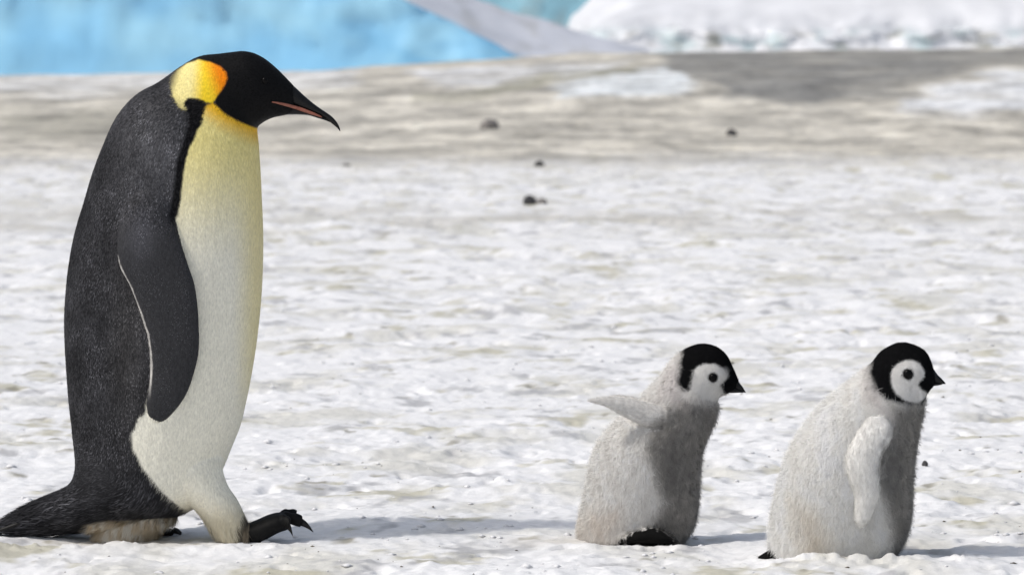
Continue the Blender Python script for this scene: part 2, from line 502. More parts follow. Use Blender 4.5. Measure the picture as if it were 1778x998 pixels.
D2 = 230.0
def prof_teal(p):
    h = np.interp(p, [300, 500, 900, 1150, 1500], [1.5, 5.0, 6.5, 6.0, 1.2])
    return [(-0.5, -0.8), (0, -0.2), (0.8, h * 0.5), (1.6, h), (6, h + 0.5), (14, h * 0.7), (20, -0.8)]
def col_teal(V, t):
    x, y, z = V.T
    C = np.tile(np.array([0.27, 0.50, 0.60]), (len(V), 1))
    C = lerp(C, [0.40, 0.50, 0.52], 0.8 * sstep(-0.1, 0.5, fbm(x / 2.0, z / 1.0, 111, 3)))
    return lerp(C, [0.7, 0.73, 0.76], sstep(0.5, 0.62, t))
iceberg('teal_iceberg', D2, 300, 1500, prof_teal, 90, 'teal ice wall glimpsed between the blue cliff and the white berg', 13, col_teal, 0.5)

D3 = 185.0
def prof_white(p):
    h = np.interp(p, [985, 1005, 1045, 1100, 1300, 1800, 2600, 3300], [0.2, zpx(30, D3), zpx(-6, D3), 3.6, 4.5, 6.0, 7.0, 2.0])
    k = min(1.0, h / 3.0)
    return [(-0.5, -0.8), (0, -0.1), (0.3, 0.45 * k), (1.1, 0.85 * k), (1.3, 1.25 * k), (3.0, 1.75 * k), (7.0, max(h * 0.7, 1.8 * k)), (12, h), (22, h * 0.9), (34, -0.8)]
def col_white(V, t):
    x, y, z = V.T
    C = np.tile(np.array([0.74, 0.75, 0.775]), (len(V), 1))
    low = 1 - sstep(1.1, 1.7, z)
    C = lerp(C, [0.48, 0.58, 0.60], 0.85 * low * sstep(-0.1, 0.4, fbm(x / 1.3, z / 0.6, 121, 3)))
    C = lerp(C, [0.33, 0.33, 0.29], 0.85 * low * sstep(0.18, 0.5, fbm(x / 1.0, z / 0.35, 123, 3)))
    return C
iceberg('white_iceberg', D3, 985, 3300, prof_white, 300, 'white snow-covered berg with a rough broken foot', 23, col_white, 0.9, 1.0)

# ------------------------------------------------------------------ stones and debris
def stone_mesh(name, seed, sx, sy, sz):
    bm_v = []; bm_f = []
    nu, nv = 10, 7
    r = np.random.default_rng(seed)
    for i in range(nv + 1):
        ph = math.pi * i / nv
        for j in range(nu):
            a = 2 * math.pi * j / nu
            k = 1 + 0.28 * (r.random() - 0.5)
            bm_v.append((sx * k * math.sin(ph) * math.cos(a), sy * k * math.sin(ph) * math.sin(a), sz * (0.35 + k * math.cos(ph) * 0.75)))
    for i in range(nv):
        for j in range(nu):
            k = (j + 1) % nu
            bm_f.append((i * nu + j, (i + 1) * nu + j, (i + 1) * nu + k, i * nu + k))
    return new_mesh(name, bm_v, bm_f, smooth=False)

def stone(px, py, wpx, hpx, mat, label, seed):
    # walk down the ray until it meets the ground
    x, y = px_ground(px, py)
    for _ in range(30):
        z = gz(x, y); x, y = 0.5 * x + 0.5 * px_ground(px, py, z)[0], 0.5 * y + 0.5 * px_ground(px, py, z)[1]
    s = y / FPX
    me = stone_mesh('stone', seed, wpx * s / 2, wpx * s / 2 * 0.8, hpx * s * 0.75)
    o = link('stone', me, mat, None, (x, y, gz(x, y) - 0.1 * hpx * s))
    o.rotation_euler = (0, 0, seed)
    tag(o, label, 'stone', 'loose stones on the snow')

stone(920, 355, 28, 20, M_STONE, 'dark stone poking up from clean white snow', 1)
stone(940, 353, 26, 15, M_STONE2, 'grey stone touching the larger dark stone in the snow', 2)
stone(936, 289, 18, 14, M_STONE, 'small dark stone at the lower edge of the dirty band', 3)
stone(850, 224, 42, 22, M_STONE2, 'broad grey stone lying on the tan dirty ice', 4)
stone(1270, 237, 24, 18, M_STONE, 'black stone on the tan ice below the dark grey slope', 5)
stone(1606, 808, 11, 12, M_STONE, 'tiny black pebble just ahead of the leading chick', 6)
stone(600, 290, 20, 9, M_STONE2, 'flat grey stone half sunk in snow ahead of the adult\'s bill', 8)

def debris():
    """scattered clods of snow and crumbs of dirt, one mesh each"""
    base = np.array([(0, 0, 1), (1, 0, 0), (0, 1, 0), (-1, 0, 0), (0, -1, 0), (0, 0, -0.6)], float)
    tri = np.array([(0, 1, 2), (0, 2, 3), (0, 3, 4), (0, 4, 1), (5, 2, 1), (5, 3, 2), (5, 4, 3), (5, 1, 4)])
    for name, cnt, smin, smax, mat, ymin, ymax, label, squash in (
            ('snow_clods', 1500, 0.003, 0.012, M_SNOW, 10.6, 22, 'crumbs of broken snow crust scattered over the trodden snow', 0.7),
            ('dirt_crumbs', 420, 0.002, 0.006, M_DEBRIS, 10.6, 20, 'dark crumbs of dirt strewn over the snow', 0.6)):
        y = ymin + (ymax - ymin) * rng.random(cnt) ** 1.8
        x = (rng.random(cnt) - 0.5) * 0.30 * y
        cl = fbm(x / 0.5, y / 0.8, 131 if name[0] == 's' else 137, 2) + 0.35 * rng.random(cnt)
        keep = cl > 0.12; x, y = x[keep], y[keep]; cnt = len(x)
        z = ground_z(x, y) - Z0
        s = smin + (smax - smin) * rng.random(cnt) ** 3
        if name[0] == 'd': s *= y / 12
        V = base[None] * (0.6 + 0.8 * rng.random((cnt, 6, 1))) * s[:, None, None] * np.array([1.3, 1.3, squash])
        a = rng.random(cnt) * 6.28; ca, sa = np.cos(a)[:, None], np.sin(a)[:, None]
        Vx = V[:, :, 0] * ca - V[:, :, 1] * sa; Vy = V[:, :, 0] * sa + V[:, :, 1] * ca
        V = np.stack([Vx + x[:, None], Vy + y[:, None], V[:, :, 2] + z[:, None] + s[:, None] * 0.15], -1).reshape(-1, 3)
        F = (tri[None] + 6 * np.arange(cnt)[:, None, None]).reshape(-1)
        me = big_mesh(name, V, F, np.full(cnt * 8, 3), smooth=False)
        if mat is M_SNOW:
            set_colors(me, np.tile([0.78, 0.78, 0.79], (len(V), 1)))
        tag(link(name, me, mat), label, None, None, 'stuff')
debris()

# ------------------------------------------------------------------ penguins
class Figure:
    """a bird drawn in side view units (photo pixels) and carried to metres at its own depth"""
    def __init__(self, px0, base_py, D):
        self.px0, self.base, self.D = px0, base_py, D
        p = px_world(px0, base_py, D)
        self.origin = p
        self.s = D / FPX
    def to_m(self, V):
        V = np.asarray(V, float)
        P = px_world(V[:, 0], V[:, 1], np.full(len(V), self.D)) - self.origin
        P[:, 1] += V[:, 2] * self.s
        return P
    def to_fig(self, P):
        Q = np.asarray(P, float) + self.origin
        Y = Q[:, 1].copy(); Q = Q.copy(); Q[:, 1] = self.D
        a, b = world_px(Q)
        return a, b, (Y - self.D) / self.s

def surf_depth(V, x, y, r=9):
    d = np.hypot(V[:, 0] - x, V[:, 1] - y)
    m = d < r
    if not m.any(): m = d < d.min() + 4
    return V[m, 2].min()

def strands(co, no, tri, fcol, flow, length, width, count, lift, seed, jit=0.25, weight=None, cjit=0.08):
    """short feathers / down as tapered blades lying along the flow; colour comes from the plumage below"""
    r = np.random.default_rng(seed)
    a, b, c = co[tri[:, 0]], co[tri[:, 1]], co[tri[:, 2]]
    area = 0.5 * np.linalg.norm(np.cross(b - a, c - a), axis=1)
    if weight is not None: area = area * weight[tri].mean(1)
    area = np.maximum(area, 0)
    t = r.choice(len(tri), count, p=area / area.sum())
    u, v = r.random(count), r.random(count); fl = u + v > 1; u[fl] = 1 - u[fl]; v[fl] = 1 - v[fl]
    w = np.stack([1 - u - v, u, v], 1)
    def ip(A):
        return (A[tri[t]] * (w[:, :, None] if A.ndim == 2 else w)).sum(1)
    P = ip(co); N = ip(no); N /= np.linalg.norm(N, axis=1)[:, None] + 1e-9
    Fl = ip(flow); L = ip(length); W = ip(width); Cc = ip(fcol)
    Fl = Fl + jit * r.normal(size=(count, 3)); Fl -= (Fl * N).sum(1)[:, None] * N
    Fl /= np.linalg.norm(Fl, axis=1)[:, None] + 1e-9
    lf = np.clip(ip(lift) * (0.5 + r.random(count)), 0, 1.4)
    d0 = Fl * np.cos(lf)[:, None] + N * np.sin(lf)[:, None]
    lf2 = lf * 0.35
    d1 = Fl * np.cos(lf2)[:, None] + N * np.sin(lf2)[:, None]
    S = np.cross(Fl, N)
    L = (L * (0.65 + 0.7 * r.random(count)))[:, None]; W = (W * (0.7 + 0.6 * r.random(count)))[:, None] / 2
    p0 = P - N * 0.0006; p1 = P + d0 * L * 0.55; p2 = p1 + d1 * L * 0.45
    V = np.stack([p0 - S * W, p0 + S * W, p1 - S * W * 0.8, p1 + S * W * 0.8, p2], 1).reshape(-1, 3)
    k = 5 * np.arange(count)[:, None]
    loops = np.concatenate([k + 0, k + 1, k + 3, k + 2, k + 2, k + 3, k + 4], 1)
    sizes = np.tile([4, 3], count)
    Cc = Cc * (1 + cjit * r.normal(size=(count, 1)))
    C = np.repeat(Cc, 5, 0); VN = np.repeat(N, 5, 0)
    return V, loops.ravel(), sizes, np.clip(C, 0.004, 0.95), VN

def strand_object(name, data, mat, parent):
    V, loops, sizes, C, VN = data
    me = big_mesh(name, V, loops, sizes)
    if len(me.vertices) == len(V):
        set_colors(me, C)
        me.normals_split_custom_set_from_vertices(VN.tolist())
    o = link(name, me, mat, parent)
    o['kind'] = 'stuff'
    return o

def flow_field(fig, co, rows):
    C = catmull(rows, 4); cx = (C[:, 0] + C[:, 2]) / 2; cy = (C[:, 1] + C[:, 3]) / 2
    P = fig.to_m(np.stack([cx, cy, 0 * cx], -1))
    T = np.gradient(P, axis=0); T = -T          # rows run tail/foot -> head; feathers lie towards the tail
    T /= np.linalg.norm(T, axis=1)[:, None] + 1e-9
    out = np.empty_like(co)
    for s in range(0, len(co), 20000):
        q = co[s:s + 20000]
        d = (q[:, None, 0] - P[None, :, 0]) ** 2 + (q[:, None, 2] - P[None, :, 2]) ** 2
        out[s:s + 20000] = T[d.argmin(1)]
    return out

def ball(fig, px, py, depth, r, name, mat, parent, squash=0.6):
    V = []; F = []
    nu, nv = 14, 9
    for i in range(nv + 1):
        ph = math.pi * i / nv
        for j in range(nu):
            a = 2 * math.pi * j / nu
            V.append((px + r * math.sin(ph) * math.cos(a), py + r * math.cos(ph), depth + r * squash * math.sin(ph) * math.sin(a)))
    for i in range(nv):
        for j in range(nu):
            k = (j + 1) % nu; F.append((i * nu + j, i * nu + k, (i + 1) * nu + k, (i + 1) * nu + j))
    return link(name, new_mesh(name, fig.to_m(V), F), mat, parent)

def claw(fig, p, q, w, depth, parent):
    rows = []
    for t in (0, 0.35, 0.7, 1.0):
        x = p[0] + (q[0] - p[0]) * t; y = p[1] + (q[1] - p[1]) * t - 2.2 * math.sin(math.pi * t)
        r = w * (1 - 0.9 * t ** 1.4)
        rows.append((x + r * 0.3, y - r, x - r * 0.3, y + r, r * 0.8, depth))
    v, f = loft(rows, 3, 10)
    return link('claw', new_mesh('claw', fig.to_m(v), f), M_CLAW, parent)

def adult():
    fig = Figure(300, 932, 12.0)
    body = [(-10, 909, -6, 920, 10), (12, 900, 42, 924, 24), (45, 880, 112, 925, 46), (76, 864, 180, 917, 70),
            (105, 850, 262, 898, 95), (122, 838, 325, 888, 110), (129.5, 820, 368, 855, 118), (131, 800, 388, 812, 123),
            (128, 770, 403, 775, 128), (124, 735, 417, 740, 132), (120, 700, 427, 700, 136), (116, 650, 437, 650, 140),
            (113, 600, 445, 600, 143), (112, 550, 451, 550, 144), (115, 500, 455, 500, 143), (121, 450, 457, 450, 140),
            (131, 400, 457, 400, 134), (146, 350, 455, 350, 127), (161, 300, 453, 305, 120), (180, 250, 451, 275, 112),
            (203, 202, 449.5, 252, 103), (236, 165, 448, 238, 91), (275, 143, 447, 229, 79), (312, 117, 447, 223, 69),
            (346, 98, 449, 219, 62), (380, 93.5, 454, 215, 58), (404, 90.5, 460, 211, 55), (422, 89, 466, 208, 52),
            (441, 92.5, 473, 205, 47), (461, 103, 481, 203, 40), (481, 119.5, 491, 201, 31), (498, 136.5, 502, 199, 22), (510, 149, 510, 198, 15)]
    bv, bf = loft(body, 5, 48, 2.15)
    parts = [(bv, bf)]
    # legs: the near one strides forward, the far one trails under the belly
    near = [(290, 730, 360, 735, 30, -20), (268, 780, 388, 785, 56, -38), (276, 815, 390, 812, 58, -48), (296, 840, 399, 838, 52, -52), (325, 865, 415, 862, 45, -52),
            (349, 888, 426, 885, 38, -52), (364, 908, 432, 902, 32, -52), (378, 926, 433, 920, 27, -52), (396, 934, 428, 934, 18, -52)]
    far = [(200, 850, 310, 850, 50, 16), (186, 880, 312, 880, 50, 6), (172, 905, 306, 903, 48, 0), (164, 920, 284, 918, 44, -4), (160, 945, 262, 945, 40, -4)]
    parts += [loft(near, 4, 28), loft(far, 4, 28)]
    # feet
    foot = [(424, 912, 424, 938, 17, -52), (436, 902, 438, 940, 25, -52), (452, 895, 454, 937, 30, -52), (468, 888, 470, 928, 33, -52), (484, 884, 487, 919, 33, -52), (500, 885, 502, 914, 29, -52)]
    parts.append(loft(foot, 4, 22))
    toes = [((487, 899), (507, 902), -82), ((487, 897), (526, 900), -52), ((487, 896), (515, 893), -22)]
    for (ax, ay), (bx, by), dz in toes:
        rows = []
        for t in np.linspace(0, 1, 5):
            x = ax + (bx - ax) * t; y = ay + (by - ay) * t - 4 * math.sin(math.pi * t); r = 13 - 3.5 * t + 1.5 * math.sin(t * 9)
            rows.append((x + 2, y - r, x - 2, y + r, r, -52 + (dz + 52) * (0.45 + 0.55 * t)))
        parts.append(loft(rows, 3, 14))
    ffoot = [(214, 915, 216, 934, 14, 52), (236, 912, 236, 934, 24, 52), (262, 916, 262, 934, 30, 52), (284, 920, 284, 934, 30, 52), (298, 924, 298, 934, 22, 52)]
    parts.append(loft(ffoot, 4, 20))
    # flippers hang along the flanks
    wing = []
    for y, l, r, th in ((318, 252, 300, 26), (345, 228, 308, 27), (370, 219, 311, 24), (402, 215, 318, 20), (436, 215.5, 330, 16), (460, 221, 338, 14.5), (487, 236, 347, 13.5),
                        (528, 252, 353, 13), (572, 267, 355, 12), (606, 272, 354, 11), (640, 272, 346, 10), (668, 269, 336.5, 9), (692, 266, 323, 8), (708, 268, 308, 6), (715, 271.5, 301, 5), (720, 276, 294, 4), (723, 282, 288, 2)):
        d = surf_depth(bv, (l + r) / 2, y, 10)
        wing.append((l, y, r, y - 2, th, d + np.interp(y, [318, 345, 380, 440, 640], [34, 19, 1, -7, -2])))
    parts.append(loft(wing, 4, 26, 2.3))
    parts.append(loft([(a, b, c, d, e, -f) for a, b, c, d, e, f in wing], 4, 26, 2.3))
    V, F = merge(parts)
    me = remesh(fig.to_m(V), F, 0.0026, 4, 'body')
    co, no, tri = mesh_np(me)
    # trailing edge of the flipper is laid almost flat on the flank
    px, py, dz = fig.to_fig(co)
    n1 = fbm(px / 14, py / 22, 201, 3); n2 = fbm(px / 5, py / 8 + dz / 6, 205, 3); n3 = fbm(px / 40, py / 60, 209, 2)
    wpx = px + 3 * n1; wpy = py + 3 * n1
    C = np.tile(np.array([0.028, 0.028, 0.031]), (len(co), 1))
    # grey bloom over shoulder and mantle
    C = lerp(C, [0.085, 0.085, 0.092], 0.9 * np.exp(-(((px - 275) / 60) ** 2 + ((py - 255) / 85) ** 2)))
    C = lerp(C, [0.075, 0.072, 0.072], 0.55 * np.exp(-(((px - 235) / 32) ** 2 + ((py - 600) / 150) ** 2)))
    C = C * (1 + 0.5 * n3[:, None] + 0.35 * n2[:, None])
    # belly
    belly = [(362, 182), (374, 178), (382, 184), (394, 196), (412, 207), (430, 215), (447, 221), (520, 225), (520, 830), (440, 830), (446, 960), (372, 960), (352, 908), (322, 876), (288, 842), (256, 800), (241, 770), (238, 744), (247, 722), (262, 704), (276, 640),
             (290, 560), (300, 450), (310, 380), (318, 360), (321, 340), (324, 318), (327, 292), (330, 270), (346, 230), (358, 206)]
    bm = pmask(wpx, wpy, belly, 3.0)
    bc = np.tile(np.array([0.83, 0.805, 0.69]), (len(co), 1))
    bc = lerp(bc, [0.78, 0.68, 0.26], 0.95 * (1 - sstep(225, 470, py)))
    bc = lerp(bc, [0.80, 0.46, 0.02], 1 - sstep(8, 52, np.abs(py - (0.62 * (px - 380) + 178)) + 0.12 * np.abs(px - 385)))
    bc = lerp(bc, [0.76, 0.66, 0.30], 0.7 * sstep(405, 452, px) * sstep(240, 300, py) * (1 - sstep(640, 760, py)))
    bc = lerp(bc, [0.62, 0.54, 0.36], 0.6 * sstep(840, 915, py + 12 * n1))
    C = lerp(C, bc, bm)
    # fringe of dark brown along the lower flank edge, and the soft trailing leg feathers
    tanm = pmask(wpx, wpy, [(158, 905), (200, 896), (262, 897), (318, 898), (330, 945), (150, 945)], 5) 
    tanm = np.maximum(tanm, (py > 902) & (px > 160) & (px < 312) & (bm < 0.5) & (np.abs(dz) < 60) & (py > 940 - 0.28 * (px - 40)))
    C = lerp(C, lerp(np.tile([0.60, 0.50, 0.36], (len(co), 1)), [0.74, 0.70, 0.62], sstep(-0.2, 0.3, n1)), tanm)
    # black face, crown and nape
    head = [(300, 60), (346, 104), (366, 108), (384, 115), (396, 126), (398, 137), (393, 150), (384, 162), (378, 170), (380, 182), (392, 193), (410, 205), (430, 215), (446, 222.5), (560, 240), (560, 60)]
    hm = pmask(px + 0.8 * n1, py + 0.8 * n1, head, 2.0)
    C = lerp(C, [0.004, 0.004, 0.0045], hm)
    # ear patch
    ear = [(298, 136), (310, 121), (326, 110), (346, 103.5), (366, 107.5), (384, 114.5), (396, 126), (398, 137), (393, 150), (384, 162), (378, 171), (374, 178), (361, 176), (346, 170), (332, 170), (325, 178), (330, 190), (318, 186), (304, 165)]
    em = pmask(px + 0.8 * n1, py + 0.8 * n1, ear, 2.0) * sstep(294, 318, px + 0.25 * (py - 140)) * (1 - 0.9 * (1 - sstep(300, 336, px)) * sstep(162, 196, py))
    ec = np.tile(np.array([0.80, 0.70, 0.30]), (len(co), 1))
    ec = lerp(ec, [0.86, 0.62, 0.03], sstep(332, 360, px))
    ec = lerp(ec, [0.85, 0.24, 0.005], sstep(358, 392, px - 0.35 * (py - 140)))
    C = lerp(C, ec, em)
    # black band from the ear patch down to the shoulder
    stripe = [(325, 178), (332, 170), (346, 170), (359, 174), (362, 182), (358, 206), (346, 231), (330, 271), (327, 293), (324, 320), (321, 342), (316, 364), (309, 384), (303, 372), (310, 330), (317, 272), (326, 244), (334, 220), (335, 200), (331, 190)]
    C = lerp(C, [0.008, 0.008, 0.009], pmask(px + n1, py + n1, stripe, 2.5))
    # flippers: dark slate, white trailing edge
    W_ = np.array(catmull(wing, 6))
    wy = (W_[:, 1] + W_[:, 3]) / 2
    wl = np.interp(py, wy, W_[:, 0]); wr = np.interp(py, wy, W_[:, 2]); wth = np.interp(py, wy, W_[:, 4]); wd = np.interp(py, wy, W_[:, 5])
    fval = np.abs((px - (wl + wr) / 2) / ((wr - wl) / 2 + 1.5)) ** 2.3 + np.abs((np.abs(dz) - np.abs(wd)) / (wth + 2.5)) ** 2.3
    inw = (fval < 1.0) & (py > 350) & ((py < 688) | (((px - 292) / 33) ** 2 + ((py - 686) / 36) ** 2 < 1))
    wfade = inw * sstep(350, 420, py)
    slate = np.array([0.034, 0.034, 0.037])
    C = lerp(C, slate * (1 + 0.25 * n2[:, None]), np.maximum(wfade, inw * (bm > 0.2)))
    C = lerp(C, [0.075, 0.075, 0.085], 0.75 * inw * np.exp(-(((px - 255) / 24) ** 2 + ((py - 400) / 40) ** 2)))  # soft highlight on the upper bulge, painted into the colour
    edge = np.interp(py, [430, 451, 487, 528, 572, 606, 640, 665, 700], [213.5, 217.5, 236.5, 252.5, 267.5, 272.5, 272.5, 270.5, 267])
    wl_ = inw & (py > 436) & (py < 690)
    em2 = (1 - sstep(1.2, 3.0, np.abs(px - edge - 0.5 + 1.2 * n1))) * wl_ * (0.55 + 0.45 * sstep(436, 470, py)) * (1 - sstep(640, 690, py))
    C = lerp(C, [0.55, 0.53, 0.50], em2 * (0.8 + 0.5 * n2))
    # feet
    fm = ((px > 436) & (py > 868)) | ((py > 908) & (px > 196) & (px < 310) & (dz > 20) & (px > 270))
    C[fm] = np.array([0.005, 0.005, 0.005]) * (1 + 0.5 * n2[fm, None])
    C = lerp(C, [0.10, 0.08, 0.06], 0.9 * pmask(wpx, wpy, [(424, 890), (438, 890), (444, 942), (405, 942)], 5) * (~fm))
    C = np.clip(C, 0.004, 0.9)
    set_colors(me, C)
    root = bpy.data.objects.new('emperor_penguin', None); col.objects.link(root)
    root.location = fig.origin; root.empty_display_size = 0.2
    tag(root, 'tall adult emperor penguin with black head and orange ear patch striding over snow', 'penguin', 'penguins walking over the snow')
    link('body', me, M_PLUMAGE, root)
    # feathers
    flow = flow_field(fig, co, body)
    tail = sstep(150, 60, px) if False else (1 - sstep(60, 170, px)) * sstep(840, 870, py)
    rump = sstep(770, 900, py) * (bm < 0.5)
    L = 0.0075 + 0.010 * rump + 0.022 * tail
    L = L * (1 - 0.45 * hm) * (1 - 0.5 * em); L = L * (1 - 0.5 * wfade); L = np.where((bm > 0.5) & ~inw, 0.008 + 0.014 * sstep(860, 915, py), L)
    tl = sstep(0.3, 0.6, tanm); legl = sstep(872, 915, py) * (bm > 0.4) * (px > 340) * (px < 440)
    L = np.where(tl > 0, 0.020 * tl + L * (1 - tl), L) + 0.008 * legl
    Wd = np.full(len(co), 0.0020) + 0.002 * tail; Wd = Wd * (1 - 0.3 * wfade); Wd = np.where((bm > 0.5) & ~inw, 0.0012, Wd); Wd *= (1 - 0.4 * np.maximum(hm, em))
    lift = np.full(len(co), 0.16) + 0.10 * rump; lift = lift * (1 - 0.65 * wfade); lift = np.where((bm > 0.5) & ~inw, 0.04 + 0.25 * sstep(860, 915, py), lift); lift = lift * (1 - 0.6 * hm) + 0.35 * tl + 0.12 * legl
    flow = flow * (1 - tl[:, None]) + np.array([-0.25, -0.1, -0.95]) * tl[:, None]
    flow = flow * (1 - legl[:, None]) + np.array([0.25, 0.0, -0.97]) * legl[:, None]
    wt = np.ones(len(co)); wt[fm] = 0; wt[em2 > 0.3] = 0
    fc = C.copy()
    dat = strands(co, no, tri, fc, flow, L, Wd, 170000, lift, 3, 0.16, wt, 0.0)
    # tips on the back are edged paler on some feathers
    V_, lo, si, Cc, VN = dat
    n = len(V_) // 5; r = np.random.default_rng(5)
    c5 = Cc.reshape(n, 5, 3)
    dark = c5[:, 0].mean(1) < 0.12
    pxx, pyy, _ = fig.to_fig(V_.reshape(n, 5, 3)[:, 0])
    inhead = pmask(pxx, pyy, head, 3) > 0.5
    instripe = poly_sd(pxx, pyy, stripe) < 3
    k = (r.random(n) ** 3) * 2.9 * np.where(inhead | instripe, 0.0, 1.0)
    k *= 0.35 + 1.1 * sstep(-0.4, 0.4, fbm(pxx / 50, pyy / 80, 301, 2))
    c5[dark] = c5[dark] * (0.75 + k[dark, None, None])
    c5[~dark] *= (1 + 0.04 * r.normal(size=((~dark).sum(), 1, 1)))
    strand_object('feathers', (V_, lo, si, np.clip(c5.reshape(-1, 3), 0.004, 0.92), VN), M_FEATHER, root)
    # long tail quills
    q = []
    for i, dy in enumerate(np.linspace(-1, 1, 9)):
        x1 = -14 + 10 * abs(dy) + 3 * (i % 2)
        q.append(loft([(70, 876 + abs(dy) * 8, 74, 884 + abs(dy) * 8, 6, dy * 34), (30, 897 + 6 * abs(dy), 33, 904 + 6 * abs(dy), 7, dy * 30), (x1, 913 + 4 * abs(dy), x1 + 1, 917 + 4 * abs(dy), 1.5, dy * 26)], 3, 8))
    for v, f in q:
        link('tail_feather', new_mesh('tail_feather', fig.to_m(v), f), M_CLAW, root)
    # bill
    up = [(492, 136, 488, 180, 15), (503, 143, 500, 182, 14), (515, 154, 512, 186, 12.5), (530, 168, 527, 191, 10.5), (547, 182, 543, 196, 8.5), (562, 192.5, 558, 202, 6.5), (575, 201.5, 570, 210, 5), (584, 211, 579, 217, 3.5), (589.5, 221, 586, 223, 2), (591, 228, 590, 228, 0.6)]
    v, f = loft(up, 4, 20); bill = link('bill', new_mesh('bill', fig.to_m(v), f), M_BILL, root)
    lowb = [(488, 177, 488, 200, 14), (503, 181, 503, 199.5, 12.5), (520, 187, 520, 199.5, 10.5), (538, 193.5, 537, 201, 8), (553, 199.5, 552, 205.5, 6), (566, 205, 564, 209, 3.5), (575, 211, 574, 213, 1.5)]
    v, f = loft(lowb, 4, 18); low = link('lower_bill', new_mesh('lower_bill', fig.to_m(v), f), M_BILL, root)
    hv = fig.to_fig(co)
    for sgn in (-1, 1):
        rows = []
        for x, y, r_ in ((474, 177, 0.8), (484, 178.5, 1.6), (496, 181.5, 2.4), (510, 185.5, 2.9), (525, 190.5, 3.0), (540, 196, 2.6), (552, 200.5, 1.7), (559, 203.5, 0.8)):
            dpt = np.interp(x, [473, 488, 503, 520, 538, 553, 566], [31, 21, 14.2, 11.2, 8.6, 6.6, 4.6])
            if x < 500:
                near_ = (np.hypot(hv[0] - x, hv[1] - y) < 6)
                if near_.any(): dpt = max(dpt if x > 490 else 0, np.abs(hv[2][near_]).max())
            rows.append((x + 0.5, y - r_, x - 0.5, y + r_, 1.6, sgn * dpt))
        v, f = loft(rows, 3, 10)
        link('bill_stripe', new_mesh('bill_stripe', fig.to_m(v), f), M_STRIPE, low)
        m_ = np.hypot(hv[0] - 462, hv[1] - 140) < 6
        dpt = np.abs(hv[2][m_]).max()
        ball(fig, 462, 140, sgn * (dpt - 1.0), 5.5, 'eye', M_EYE, root, 0.5)
    for p, q_, dz_ in (((505, 905), (512, 922), -82), ((526, 901), (546, 918), -52), ((515, 896), (536, 911), -24)):
        claw(fig, p, q_, 6, dz_, root)
    for dz_ in (36, 52, 68):
        claw(fig, (296, 926), (312, 932), 4.5, dz_, root)
    return root

